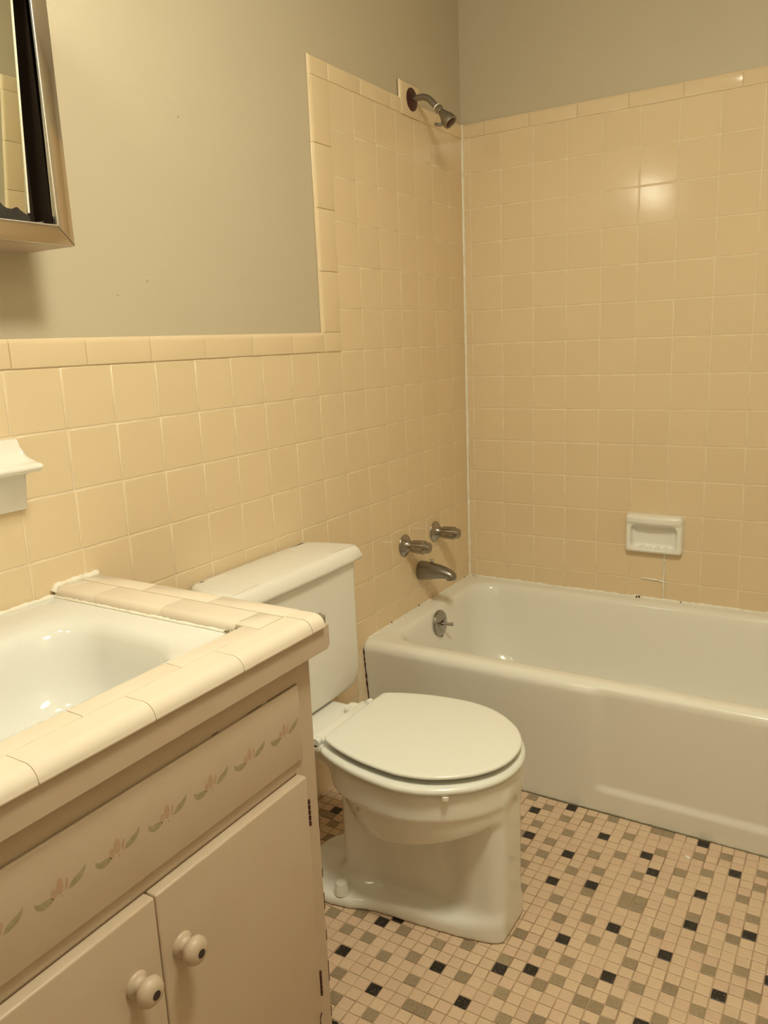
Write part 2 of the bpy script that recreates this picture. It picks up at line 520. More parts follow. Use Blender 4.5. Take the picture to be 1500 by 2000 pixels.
cap_row('left', wall_left, sorted(ce), ZC1, 1.2432)
place_tile('trim_tile', bullnose_mesh(0.0755, 1.2432 - ZC1 - .001, ''), 'left', wall_left, -0.8020, (ZC1 + 1.2425) / 2)

# caulk in the tub corner, wobbling hand-run bead
def bead(name, pts, rad, material, parent, wob=0.25, n=8):
    rr = [rad * (1 + random.uniform(-wob, wob)) for _ in pts]
    return tube(name, pts, rr, material, parent, n=n, ang=80)
pts = [(0.0075 + random.gauss(0, .0004), -0.0075 + random.gauss(0, .0004), z) for z in np.linspace(0.366, 1.893, 90)]
bead('caulk_bead', pts, 0.0052, M['caulk'], wall_back, wob=.18)

# small lumps in the paint
def lump(parent, y, z, s):
    bm = bmesh.new(); bmesh.ops.create_icosphere(bm, subdivisions=2, radius=s)
    bmesh.ops.scale(bm, vec=(0.5, 1.0, 1.5), verts=bm.verts); bmesh.ops.rotate(bm, verts=bm.verts, matrix=Matrix.Rotation(0.6, 3, 'X'))
    o = from_bm('paint_lump', bm, M['paint'], parent, smooth=True); o.location = (0, y, z)
for y, z, s in ((-1.283, 1.668, .0028), (-1.405, 1.350, .0035), (-1.480, 1.320, .0025), (-1.10, 1.76, .0016), (-0.99, 1.80, .0016)):
    lump(wall_left, y, z, s)

# ------------------------------------------------------------------ floor mosaic
A_ = np.array([[0.027065750, -0.000179051], [0.000179857, -0.0268534]])
T_ = np.array([-20.425, -28.6805])
BLK = {(-17, 9), (-6, 24), (-5, 20), (-4, 19), (-3, 30), (-2, 26), (0, 0), (1, 4), (1, 22), (3, -2), (4, 24), (5, 5), (5, 9), (5, 20), (7, 1), (7, 19), (8, 8), (8, 15), (11, 2), (11, 12), (12, 4), (12, 17), (15, -2), (15, 13), (15, 20), (16, 5), (16, 9), (18, 1), (19, 15), (20, 8), (22, 12)}
GRY = {(-16, 11), (-15, 13), (-9, 21), (-7, 20), (-7, 22), (-5, 22), (-5, 26), (-4, 28), (-3, 20), (-3, 23), (-1, -2), (-1, 2), (-1, 22), (-1, 28), (0, 4), (0, 20), (0, 24), (1, -1), (1, 2), (1, 6), (1, 26), (2, 8), (2, 19), (2, 26), (3, 0), (3, 4), (3, 6), (3, 11), (3, 22), (4, 2), (5, -1), (5, 16), (5, 19), (6, 7), (6, 11), (6, 22), (7, -2), (7, 4), (7, 13), (7, 17), (7, 24), (8, 6), (8, 9), (8, 20), (9, 0), (9, 3), (9, 12), (9, 17), (9, 19), (9, 23), (10, 14), (11, -2), (11, 5), (11, 8), (11, 9), (11, 18), (11, 20), (12, -2), (12, 1), (12, 8), (12, 9), (12, 13), (12, 20), (13, 15), (13, 19), (14, 3), (14, 6), (14, 11), (14, 17), (15, 0), (16, 2), (16, 8), (16, 16), (16, 19), (17, -1), (17, 11), (18, 7), (18, 13), (18, 17), (19, 4), (19, 9), (20, 0), (20, 2), (20, 6), (20, 12), (20, 17), (21, 14)}
rng = random.Random(11)
cells = []
Rinv = _R.to_3x3().transposed()
CAMP = Vector((1.2183, -2.5245, 1.2126)); FPX = 1538.816442
for i in range(-24, 40):
    for j in range(-7, 95):
        xy = A_ @ (np.array([i, j]) - T_)
        x, y = float(xy[0]), float(xy[1])
        if not (0.005 < x < RW - 0.008 and YF + 0.01 < y < -0.690): continue
        q = Rinv @ (Vector((x, y, 0)) - CAMP)
        u = v = -1
        if q.z < 0: u, v = 750 + FPX * q.x / -q.z, 1000 - FPX * q.y / -q.z
        vis = (0 < u < 1500 and 0 < v < 2000 and x > 0.13 and y > -1.63 or (0 < u < 1500 and 0 < v < 2000 and x > .5))
        known = -18 < i < 24 and -3 <= j <= 30 and (vis or (i, j) in BLK or (i, j) in GRY)
        if (i, j) in BLK: k = 'k'
        elif (i, j) in GRY: k = 'g'
        elif known: k = rng.choice('aab')
        else: k = rng.choices('abgk', (10, 6, 3, 1))[0]
        # hidden under the toilet foot
        hid = 0.17 < x < 0.655 and abs(y + 1.185) < 0.08
        inv = vis and not hid and 640 < u
        cells.append((q.length if inv else 99, i, j, x, y, k))
cells.sort()
mos_cache = {}
def mosaic_verts(sc=1.0, th=0.0016):
    a = 0.0125 * sc
    V = []
    for ins, z in ((0, 0), (0, th - .0006), (0.0009, th)):
        V += [(-a + ins, -a + ins, z), (a - ins, -a + ins, z), (a - ins, a - ins, z), (-a + ins, a - ins, z)]
    F = []
    for r in range(2):
        for k in range(4): F.append((r * 4 + k, r * 4 + (k + 1) % 4, r * 4 + 4 + (k + 1) % 4, r * 4 + 4 + k))
    F.append((8, 9, 10, 11))
    return V, F
MV, MF = mosaic_verts()
mk = {'a': 'mos_a', 'b': 'mos_b', 'g': 'mos_g', 'k': 'mos_k'}
for k in 'abgk':
    me = bpy.data.meshes.new('mosaic_tile'); me.from_pydata(MV, [], MF); me.materials.append(M[mk[k]]); mos_cache[k] = me
rot0 = math.atan2(0.000179857, 0.02706575)
restV, restF, restM = [], [], []
order = 'abgk'
for n_, (d, i, j, x, y, k) in enumerate(cells):
    jx, jy, jr = rng.gauss(0, .0004), rng.gauss(0, .0004), rng.gauss(0, 0.010)
    tx, ty = rng.gauss(0, .006), rng.gauss(0, .006)
    if n_ < 300 and d < 50:
        o = bpy.data.objects.new('mosaic_tile', mos_cache[k]); COL.objects.link(o)
        o.matrix_local = Matrix.Translation((x + jx, y + jy, 0.0)) @ Matrix.Rotation(rot0 + jr, 4, 'Z') @ Matrix.Rotation(tx, 4, 'X') @ Matrix.Rotation(ty, 4, 'Y')
        o.parent = floor
    else:
        c, s = math.cos(rot0 + jr), math.sin(rot0 + jr)
        b0 = len(restV)
        for (vx, vy, vz) in MV:
            restV.append((x + jx + c * vx - s * vy, y + jy + s * vx + c * vy, vz + (tx * vy - ty * vx if vz > .0005 else 0)))
        for fc in MF: restF.append(tuple(b0 + q for q in fc)); restM.append(order.index(k))
me = bpy.data.meshes.new('mosaic_field'); me.from_pydata(restV, [], restF)
for k in order: me.materials.append(M[mk[k]])
me.polygons.foreach_set('material_index', restM)
o = new_obj('mosaic_field', me, None, floor); o['kind'] = 'stuff'

# paint chip and sliver lying on the floor
bm = bmesh.new(); bmesh.ops.create_uvsphere(bm, u_segments=16, v_segments=8, radius=1.0)
bmesh.ops.scale(bm, vec=(0.0075, 0.0042, 0.0012), verts=bm.verts)
o = from_bm('paint_chip', bm, M['caulk'], smooth=True); o.location = (0.9307, -0.7814, 0.0027); o.rotation_euler = (0, 0, -0.5)
tag(o, 'small oval white chip lying on the floor near the tub apron', 'chip')
bm = bmesh.new(); bmesh.ops.create_uvsphere(bm, u_segments=12, v_segments=6, radius=1.0)
bmesh.ops.scale(bm, vec=(0.0060, 0.0010, 0.0008), verts=bm.verts)
o = from_bm('sliver', bm, M['caulk'], smooth=True); o.location = (0.9002, -1.0289, 0.0023); o.rotation_euler = (0, 0, -0.9)
tag(o, 'thin white sliver lying on the floor in front of four grey mosaic squares', 'sliver')

# ------------------------------------------------------------------ bathtub
TZ = 0.3635
def sstep(a, b, v):
    t = np.clip((v - a) / (b - a), 0, 1); return t * t * (3 - 2 * t)
def tub_ring(x0, x1, y0, y1, r, z, front=None):
    p = rrect(x0, x1, y0, y1, r, z, nx=190, ny=20, nc=10)
    if front is not None:
        q = []
        for (x, y, zz) in p:
            if y < y0 + 0.02:
                s = float(sstep(0.675, 0.712, x)) * float(sstep(0.058, 0.082, zz)) * (1 - float(sstep(0.345, 0.3625, zz)))
                y += 0.0075 * s * front
            q.append((x, y, zz))
        p = q
    return p
X0, X1 = 0.0055, RW - 0.0075
Yb = -0.0055
rings = []
for z in np.concatenate([np.linspace(0.0, 0.05, 4), np.linspace(0.056, 0.088, 9), np.linspace(0.12, 0.32, 8)]):
    rings.append(tub_ring(X0, X1, -0.6945 - 0.033 * (z / .33), Yb, 0.006, z, 1))
for k in range(0, 9):
    a = math.pi / 2 * k / 8
    R_ = 0.028
    rings.append(tub_ring(X0, X1, -0.7285 + R_ * (1 - math.cos(a)), Yb, 0.008 + .004 * k / 8, TZ - R_ + R_ * math.sin(a), 1 - k / 8))
IN = [(0.050, 1.455, -0.676, -0.040, .085, TZ - .001), (0.056, 1.449, -0.670, -0.046, .088, TZ - .003), (0.062, 1.443, -0.664, -0.052, .09, TZ - .008),
      (0.067, 1.435, -0.659, -0.057, .092, TZ - .017), (0.071, 1.420, -0.655, -0.061, .095, TZ - .035), (0.078, 1.385, -0.648, -0.068, .10, TZ - .09),
      (0.088, 1.33, -0.638, -0.078, .11, TZ - .17), (0.100, 1.29, -0.625, -0.090, .12, TZ - .23), (0.120, 1.25, -0.605, -0.110, .13, TZ - .275),
      (0.155, 1.20, -0.57, -0.145, .14, TZ - .300), (0.22, 1.12, -0.50, -0.215, .13, TZ - .312), (0.33, 1.0, -0.40, -0.31, .04, TZ - .316)]
for q in IN: rings.append(tub_ring(*q))
bm = loft(rings, cap0=True, cap1=True)
tub = from_bm('bathtub', bm, M['enamel']); auto_smooth(tub, 50)
tag(tub, 'white enamelled alcove bathtub with panelled apron along the tiled back wall', 'bathtub')
# overflow plate on the inside of the left end
ovx, ovy, ovz = 0.0785, -0.380, 0.314
ovd = Vector((1, 0, 0.09)).normalized()
lathe('overflow_plate', [(-0.004, 0.0425), (0.001, 0.0425), (0.003, 0.041), (0.0045, 0.036), (0.0055, 0.0)], (ovx, ovy, ovz), ovd, M['chrome'], tub, n=48)['label'] = 'round chrome overflow plate'
lathe('slot', [(0.0, 0.0085), (0.0062, 0.0085), (0.0062, 0.0)], (ovx, ovy + .002, ovz), ovd, M['dark_gap'], tub, n=20)
tube('trip_lever', [(ovx + .004, ovy, ovz), (ovx + .022, ovy + .006, ovz - .002), (ovx + .040, ovy + .012, ovz - .002)], [.0035, .0045, .006], M['chrome'], tub)
for s in (-1, 1):
    lathe('screw', [(0.003, 0.0055), (0.0068, 0.0045), (0.0075, 0.0)], (ovx, ovy + s * 0.019, ovz + s * .006), ovd, M['chrome'], tub, n=16)
box('notch', ovx - .004, ovx + .0065, ovy - .004, ovy + .004, ovz - .0445, ovz - .030, M['dark_gap'], tub)
lathe('drain', [(0.0, 0.03), (0.003, 0.028), (0.003, 0.0)], (0.30, -0.36, TZ - .316), (0, 0, 1), M['chrome'], tub, n=24)
# caulk round the tub
pts = [(x, -0.0075 + random.gauss(0, .0007), TZ + 0.0005 + random.gauss(0, .0008)) for x in np.linspace(0.004, RW - .01, 150)]
bead('caulk_bead', pts, 0.0052, M['caulk'], tub, wob=.35)
pts = [(0.0078 + random.gauss(0, .0003), y, TZ + random.gauss(0, .0004)) for y in np.linspace(-0.70, -0.004, 60)]
bead('caulk_bead', pts, 0.0036, M['caulk'], tub, wob=.25)
pts = [(0.0068 + random.gauss(0, .0008), -0.7275 + .033 * (1 - min(z / .33, 1)) + (0.0 if z < .335 else (z - .335) * .8) + random.gauss(0, .0008), z) for z in np.linspace(0.002, 0.358, 50)]
bead('dark_seam', pts, 0.0024, M['rust'], tub, wob=.6, n=6)
pts = [(x, -0.6965 + random.gauss(0, .0005), 0.0022) for x in np.linspace(0.01, RW - .01, 160)]
bead('grimy_seam', pts, 0.0016, M['mortar'], tub, wob=.5, n=6)
for x, s in ((0.023, .0025), (0.033, .002), (0.611, .0055), (0.618, .004), (0.748, .0025), (0.43, .002)):
    bm = bmesh.new(); bmesh.ops.create_icosphere(bm, subdivisions=1, radius=s)
    for v_ in bm.verts: v_.co *= random.uniform(.6, 1.2)
    o = from_bm('mildew_spot', bm, M['mold'], tub); o.location = (x, -0.0125, TZ + .003)
for y, s in ((-0.395, .0026), (-0.30, .002), (-0.57, .0025), (-.055, .002)):
    bm = bmesh.new(); bmesh.ops.create_icosphere(bm, subdivisions=1, radius=s)
    o = from_bm('mildew_spot', bm, M['mold'], tub); o.location = (0.0105, y, TZ + .006)
# caulk smeared into the joints under the soap dish
bead('caulk_smear', [(0.6927 + random.gauss(0, .0006), -0.0088, z) for z in np.linspace(0.367, 0.523, 26)], 0.0026, M['caulk'], wall_back, wob=.45)
bead('caulk_smear', [(x, -0.0088, 0.4270 + .003 * math.sin((x - .610) * 40) + random.gauss(0, .0005)) for x in np.linspace(0.620, 0.703, 22)], 0.0026, M['caulk'], wall_back, wob=.5)

# ------------------------------------------------------------------ tub faucet and shower
FX = 0.0072
def handle(y, z, rot, label):
    h = empty('faucet_handle', (FX, y, z), label, 'faucet handle', 'pair of chrome tub faucet handles')
    lathe('escutcheon', [(0, .034), (0.002, .035), (0.004, .034), (0.0065, .0295), (0.010, .026), (0.014, .021), (0.022, .0165), (0.030, .0160)], (0, 0, 0), (1, 0, 0), M['chrome'], h, n=40)
    # fluted knob
    n = 120; rings = []
    def ring(x, R_, dep):
        r = []
        for k in range(n):
            a = 2 * math.pi * k / n + rot
            lobe = 0.5 + 0.5 * math.cos(6 * a)
            fl = min(1, max(0, (lobe - .35) / .25))
            rr = R_ - dep * (1 - fl)
            r.append((x, rr * math.cos(a), rr * math.sin(a)))
        return r
    for x, R_, dep in ((.0255, .012, 0), (.027, .0175, .003), (.030, .0195, .0045), (.055, .0215, .0045), (.072, .0215, .0040), (.0735, .0195, .002), (.0735, .0185, 0), (.088, .0165, 0), (.0905, .0145, 0)):
        rings.append(ring(x, R_, dep))
    o = from_bm('knob', loft(rings), M['chrome'], h); auto_smooth(o, 30)
    lathe('index_button', [(0.0, .0055), (.0012, .0048), (.0015, 0)], (.0905, 0, 0), (1, 0, 0), M['dull'], h, n=16)
    return h
handle(-0.4705, 0.5895, 0.15, 'fluted chrome tub faucet handle nearer the toilet tank')
handle(-0.268, 0.5885, 0.45, 'fluted chrome tub faucet handle nearer the corner of the walls')

sp = empty('tub_spout', (FX, -0.375, 0.483), 'dull chrome tub spout with diverter knob below the two handles', 'spout')
def spout_ring(x, zc, hh, hw, n=28):
    return [(x, hw * math.cos(2 * math.pi * k / n), zc + hh * math.sin(2 * math.pi * k / n)) for k in range(n)]
secs = [(0.0, 0.0, .0310, .0285), (0.004, .0005, .0318, .0290), (0.020, 0.0015, .0305, .028), (0.045, .0030, .0270, .0255), (.070, .0035, .0225, .023), (.090, .0020, .0190, .021), (.105, -.001, .0170, .0195), (.116, -.0045, .0155, .0175), (.124, -.0085, .0115, .014), (.128, -.0115, .005, .007)]
o = from_bm('spout_body', loft([spout_ring(*s) for s in secs]), M['dull'], sp); auto_smooth(o, 60)
lathe('outlet', [(0, .0125), (.010, .0120), (.010, .009), (.004, .009), (.004, 0)], (.108, 0, -.010), (0.12, 0, -1), M['dull'], sp, n=24)
lathe('diverter_knob', [(0, .0035), (.012, .0035), (.0125, .0065), (.0145, .0072), (.0165, .006), (.017, 0)], (.044, 0, .025), (0, 0, 1), M['chrome'], sp, n=20)

sh = empty('shower_head', (0.0105, -0.344, 1.897), 'corroded chrome shower head and arm on a dark brown wall flange', 'shower head')
lathe('wall_flange', [(0, .0315), (.002, .0315), (.0045, .028), (.007, .012), (.0075, .0098)], (0, 0, 0), (1, 0, 0), M['rust'], sh, n=40)['label'] = 'rusty dark brown round wall flange'
arm = []
for t in np.linspace(0, 1, 6): arm.append((0.004 + .026 * t, 0, 0.001))
for k in range(1, 11):
    a = math.radians(47) * k / 10; R_ = 0.045
    arm.append((0.030 + R_ * math.sin(a), 0, 0.001 - R_ * (1 - math.cos(a))))
ex = Vector(arm[-1]); dd = Vector((math.cos(math.radians(47)), 0, -math.sin(math.radians(47))))
arm += [tuple(ex + dd * t) for t in (.008, .018, .030)]
tube('shower_arm', arm, .0088, M['dull'], sh, n=20)
e2 = ex + dd * 0.028
lathe('thread_tape', [(0, .0098), (.005, .0100), (.006, .0094)], e2 - dd * .002, dd, M['tape'], sh, n=24)['label'] = 'white thread tape ring'
lathe('collar', [(0, .0105), (.003, .0125), (.011, .0125), (.014, .0095), (.016, .008), (.019, .0075)], e2 + dd * .003, dd, M['chrome'], sh, n=24)
d3 = Vector((0.66, 0.0, -0.75)).normalized()
b3 = e2 + dd * 0.019
lathe('spray_head', [(0, .008), (.004, .0105), (.008, .0115), (.012, .0125), (.030, .0200), (.044, .0212), (.047, .0205), (.047, .0175), (.045, .0165), (.045, 0)], b3, d3, M['dull'], sh, n=36)
lathe('spray_face', [(0.0452, .0145), (.0468, .012), (.0472, 0)], b3, d3, M['rust'], sh, n=28)
side = Vector((-0.75, -0.2, -0.55)).normalized()
c3 = b3 + d3 * 0.028
tube('spray_lever', [tuple(c3 + side * .010), tuple(c3 + side * .024 + d3 * .002), tuple(c3 + side * .032 - d3 * .006), tuple(c3 + side * .034 - d3 * .012)], [.0055, .005, .0045, .0045], M['dull'], sh, n=14)

# ------------------------------------------------------------------ soap dish in the back wall
def f_dish(X, Y, Z):
    # local: X right (0..w), Y out of wall (0..d), Z up
    w_, h_, d_ = .174, .123, .030
    def rbox(cx, cy, cz, hx, hy, hz, r):
        qx, qy, qz = np.abs(X - cx) - hx + r, np.abs(Y - cy) - hy + r, np.abs(Z - cz) - hz + r
        return np.sqrt(np.maximum(qx, 0)**2 + np.maximum(qy, 0)**2 + np.maximum(qz, 0)**2) + np.minimum(np.maximum(qx, np.maximum(qy, qz)), 0) - r
    f = rbox(w_ / 2, d_ / 2 - .006, h_ / 2, w_ / 2, d_ / 2 + .006, h_ / 2, .011)
    # top lip, bulging outward
    lip = rbox(w_ / 2, d_ / 2 + .004, h_ - .015, w_ / 2 - .002, d_ / 2 + .011 - 1.6 * (X - w_ / 2)**2, .014, .010)
    f = smin(f, lip, .006)
    cav = rbox(w_ / 2, d_ - .002, .0515, w_ / 2 - .0165, .025, .0385, .016)
    f = smax(f, -cav, .006)
    for k in range(4):
        cx = w_ / 2 + (k - 1.5) * .0245
        rd = np.sqrt((X - cx)**2 * 1.3 + (Z - .017)**2 * 2.5 + (np.minimum(Y - .022, 0) * .35)**2 + np.maximum(Y - .022, 0)**2) - .0068
        f = smin(f, rd, .004)
    return f
def f_dish_w(X, Y, Z): return f_dish(X, -Y, Z)
dish = net_obj('soap_dish', f_dish_w, (-.01, -.052, -.012), (.184, .004, .134), .0019, M['dishwhite'])
dish.location = (0.5735, -0.004, 0.5215)
tag(dish, 'white ceramic recessed soap dish set into the tiled wall above the tub', 'soap dish')

# ------------------------------------------------------------------ ceramic shelf on the left wall
sx = 0.0055
prof = [(0, 0), (.009, 0), (.0115, .004), (.0115, .058), (.013, .062), (.045, .0655), (.060, .067), (.0665, .0705), (.0690, .0745), (.0680, .0785), (.064, .081), (.050, .0815), (.032, .083), (.022, .087), (.0155, .094), (.0125, .103), (.0105, .113), (.0085, .118), (.004, .119), (0, .119)]
o = extrude('toothbrush_shelf', [(sx + a, .962 + c) for a, c in prof], 'y', -1.845, -1.7315, M['dishwhite'], bevel=.004, ang=50)
tag(o, 'white ceramic toothbrush shelf fixed to the tile above the sink', 'shelf')

# ------------------------------------------------------------------ toilet
YC = -1.186
toilet = empty('toilet', (0.42, YC, 0), 'white two-piece toilet between the vanity and the tub with its cream lid closed', 'toilet')
def part_local(o):
    o.matrix_parent_inverse = Matrix.Translation((-0.42, -YC, 0)); return o
wx = [0.15, 0.28, 0.33, 0.355, 0.38, 0.42, 0.474, 0.533, 0.577, 0.607, 0.634, 0.655, 0.670]
ww = [0.128, 0.131, 0.121, 0.110, 0.103, 0.099, 0.094, 0.088, 0.081, 0.072, 0.061, 0.050, 0.042]
def f_toilet(X, Y, Z):
    Ya = np.abs(Y)
    def rbox(x0, x1, hy, z0, z1, r):
        cx, hx, cz, hz = (x0 + x1) / 2, (x1 - x0) / 2, (z0 + z1) / 2, (z1 - z0) / 2
        qx, qy, qz = np.abs(X - cx) - hx + r, Ya - hy + r, np.abs(Z - cz) - hz + r
        return np.sqrt(np.maximum(qx, 0)**2 + np.maximum(qy, 0)**2 + np.maximum(qz, 0)**2) + np.minimum(np.maximum(qx, np.maximum(qy, qz)), 0) - r
    def egg(xb, xf, b, xc):
        a = np.where(X > xc, xf - xc, xc - xb)
        return (np.sqrt(((X - xc) / a)**2 + (Y / b)**2) - 1) * np.minimum(a, b)
    # rim band
    band = smax(egg(.245, .6705, .174, .46), smax(Z - .366, (.297 - .10 * np.maximum(0.40 - X, 0) + .06 * np.maximum(X - .50, 0)) - Z, .006), .008)
    # bowl, tapering towards a lip that rises to the front
    zb = Z - .30 * (X - .40)
    t = np.clip((.315 - Z) / .14, 0, 1.3)
    b = .168 - .052 * t**1.6
    xb_ = .255 + .045 * t
    xf_ = .668 - .012 * t
    a = np.where(X > .46, xf_ - .46, .46 - xb_)
    bowl = (np.sqrt(((X - .46) / a)**2 + (Y / b)**2) - 1) * .13
    bowl = smax(bowl, smax(Z - .33, .195 - zb, .022), .012)
    f = smin(band, bowl, .004)
    # core wall, front column, rear trap
    core = rbox(.28, .655, .040, -.02, .34, .02)
    colu = rbox(.56, .6635, .055, -.10, .352, .040)
    rear = rbox(.264, .335, .052, -.02, .31, .026)
    core = smin(core, rear, .035)
    core = smin(core, colu, .045)
    f = smin(f, core, .012)
    # foot
    W = np.interp(X, wx, ww)
    circ = np.sqrt(np.maximum(.28 - X, 0)**2 + Y**2) - .131
    f2 = np.where(X < .28, circ, Ya - W)
    f2 = smax(f2, X - .659, .035)
    ztop = .026 + .010 * sstep(.34, .50, X)
    foot = smax(f2, Z - ztop, .016)
    f = smin(f, foot, .040)
    # rear shelf that carries the tank
    deck = rbox(.025, .32, .105, .325, .365, .012)
    f = smin(f, deck, .02)
    f = smax(f, Z - .366, .004)
    f = np.maximum(f, -Z + 0.0012)
    f = smax(f, X - .6632 - .0075 * sstep(.28, .34, Z), .006)
    return f
bowl = net_obj('bowl', f_toilet, (0.0, -.205, -.012), (.69, .205, .38), .0042, M['porcelain'], smooth_it=3)
bowl.location = (0, YC, 0); bowl.parent = toilet; part_local(bowl)

def mirror_outline(pts, n=90, cy=YC):
    """pts: (x, halfwidth) from back to nose; returns a closed smooth outline"""
    up = [(x, h) for x, h in pts]; dn = [(x, -h) for x, h in reversed(pts) if h > 1e-6]
    allp = dn[::-1][::-1]
    poly = [(x, -h) for x, h in pts] + [(x, h) for x, h in reversed(pts) if h > 1e-6]
    # catmull-rom through the curved part only
    out = []
    N = len(poly)
    for i in range(N):
        p0, p1, p2, p3 = [np.array(poly[(i + k - 1) % N]) for k in range(4)]
        if i == N - 1:      # straight rear edge
            for k in range(8): out.append(tuple(p1 + (p2 - p1) * k / 8))
            continue
        if i == 0: p0 = p1
        if i == N - 2: p3 = p2
        for k in range(6):
            t = k / 6
            q = 0.5 * ((2 * p1) + (-p0 + p2) * t + (2 * p0 - 5 * p1 + 4 * p2 - p3) * t * t + (-p0 + 3 * p1 - 3 * p2 + p3) * t**3)
            out.append(tuple(q))
    return [(x, y + cy) for x, y in out]
LID = [(.2830, .1130), (.2875, .1215), (.3020, .1310), (.339, .1465), (.401, .1635), (.4726, .1715), (.51, .1690), (.547, .1600), (.581, .1435), (.610, .1220), (.634, .0980), (.6545, .0660), (.6655, .0340), (.6690, 0)]
SEAT = [(.2790, .1250), (.2840, .1330), (.3000, .1425), (.339, .1590), (.401, .1760), (.4726, .1845), (.51, .1820), (.547, .1725), (.581, .1555), (.612, .1330), (.638, .1070), (.660, .0720), (.6725, .0370), (.6765, 0)]
def disc(name, outline, prof, material, parent, drop=0):
    """prof: list of (inset, z) from the bottom up"""
    cx = sum(p[0] for p in outline) / len(outline); cy = sum(p[1] for p in outline) / len(outline)
    P = np.array(outline); n = len(P)
    tg = np.roll(P, -1, 0) - np.roll(P, 1, 0); tg /= np.linalg.norm(tg, axis=1)[:, None]
    nr = np.stack([tg[:, 1], -tg[:, 0]], 1)      # outward for ccw
    if np.mean(np.sum(nr * (P - [cx, cy]), 1)) < 0: nr = -nr
    rings = []
    for ins, z in prof:
        if ins < .012: Q = P - nr * ins
        else:
            k = 1 - ins / .18; Q = np.array([cx, cy]) + (P - [cx, cy]) * k
        rings.append([(q[0], q[1], z) for q in Q])
    o = from_bm(name, loft(rings), material, parent); auto_smooth(o, 60); part_local(o)
    return o
so = mirror_outline(SEAT); lo_ = mirror_outline(LID)
seat = disc('seat', so, [(.012, .3662), (.004, .3675), (.0005, .3715), (0, .3750), (.0015, .3790), (.006, .3822), (.014, .3838), (.05, .3842), (.12, .3842)], M['seat'], toilet)
lid = disc('seat_lid', lo_, [(.010, .3952), (.003, .3956), (.0004, .3975), (0, .4000), (.0012, .4022), (.004, .4038), (.010, .4047), (.02, .4051), (.06, .4062), (.12, .4068)], M['seat'], toilet)
for y in (-1.352, -1.02):
    o = lathe('bumper', [(0, .006), (.011, .006), (.0115, 0)], (.47, y + (.03 if y < YC else -.03), .3840), (0, 0, 1), M['seat'], toilet, n=12); part_local(o)
o = lathe('bumper', [(0, .0075), (.007, .0075), (.0075, 0)], (.585, YC - .147, .3600), (0, 0, 1), M['hinge_plastic'], toilet, n=12); part_local(o)
# hinge bar with posts
def tpart(o): return part_local(o)
tpart(box('hinge_bar', .243, .276, YC - .128, YC + .092, .3665, .3870, M['hinge_plastic'], toilet, bevel=.004))
for s in (-1, 1):
    tpart(box('hinge_post', .215, .286, YC - .018 + s * .088 - .018, YC - .018 + s * .088 + .018, .3662, .3800, M['hinge_plastic'], toilet, bevel=.005))
    tpart(box('hinge_cap', .226, .244, YC - .018 + s * .088 - .012, YC - .018 + s * .088 + .012, .3795, .3825, M['hinge_plastic'], toilet, bevel=.001))
    tpart(lathe('hinge_pin', [(0, .009), (.016, .009), (.017, 0)], (.268, YC - .018 + s * .102 - .008, .3880), (0, 1, 0), M['seat'], toilet, n=20))
# bolt caps
for s in (-1, 1):
    tpart(lathe('bolt_cap', [(0, .0185), (.003, .0182), (.020, .0142), (.0240, .0125), (.0252, .008), (.0255, 0)], (.299, YC + s * .106, .0255), (0, 0, 1), M['porcelain'], toilet, n=28))
# tank
ts = []
TX0, TXF = 0.012, 0.166
for k in range(0, 10):
    a = math.pi / 2 * k / 9; R_ = 0.052
    z = .3735 + R_ * (1 - math.cos(a)) * .85; hw = .2125 - R_ * (1 - math.sin(a))
    ts.append(rrect(TX0 + .010 * (1 - math.sin(a)), TXF - .005 * (1 - math.sin(a)), YC - hw + .000, YC + hw, .020, z, 8, 6, 8))
ts.insert(0, rrect(TX0 + .03, TXF - .012, YC - .150, YC + .150, .012, .3722, 8, 6, 8))
for z in np.linspace(.44, .696, 8):
    g = (z - .42) / .276
    ts.append(rrect(TX0, TXF + .001 * g, YC - .2125 + .002 * g, YC + .2125 - .002 * g, .022, z, 8, 6, 8))
o = from_bm('tank', loft(ts), M['porcelain'], toilet); auto_smooth(o, 50); part_local(o)
def lid_ring(ins, z, front):
    P = [(0.0090, .200), (.03, .214), (.06, .226), (.10, .2345), (.135, .2385), (.155, .2375), (.167, .231), (.174, .220)]
    Pq = [(x if x < .16 else x + (front - .174), h - ins) for x, h in P]
    Pq[0] = (Pq[0][0] + ins * .6, Pq[0][1])
    pts = [(x, YC - h, z) for x, h in Pq]
    for t in np.linspace(-.8, .8, 9): pts.append((front + .003 * (1 - t * t), YC + t * (Pq[-1][1]), z))
    pts += [(x, YC + h, z) for x, h in reversed(Pq)]
    return pts
LR = [(.006, .6945, .170), (.001, .6955, .1765), (0, .6985, .1785), (.0, .704, .1782), (.003, .714, .1735), (.006, .7205, .1695), (.010, .7245, .1655), (.016, .7268, .1605), (.026, .7278, .152), (.10, .7285, .13)]
o = from_bm('tank_lid', loft([lid_ring(*q) for q in LR]), M['porcelain'], toilet); auto_smooth(o, 50); part_local(o)

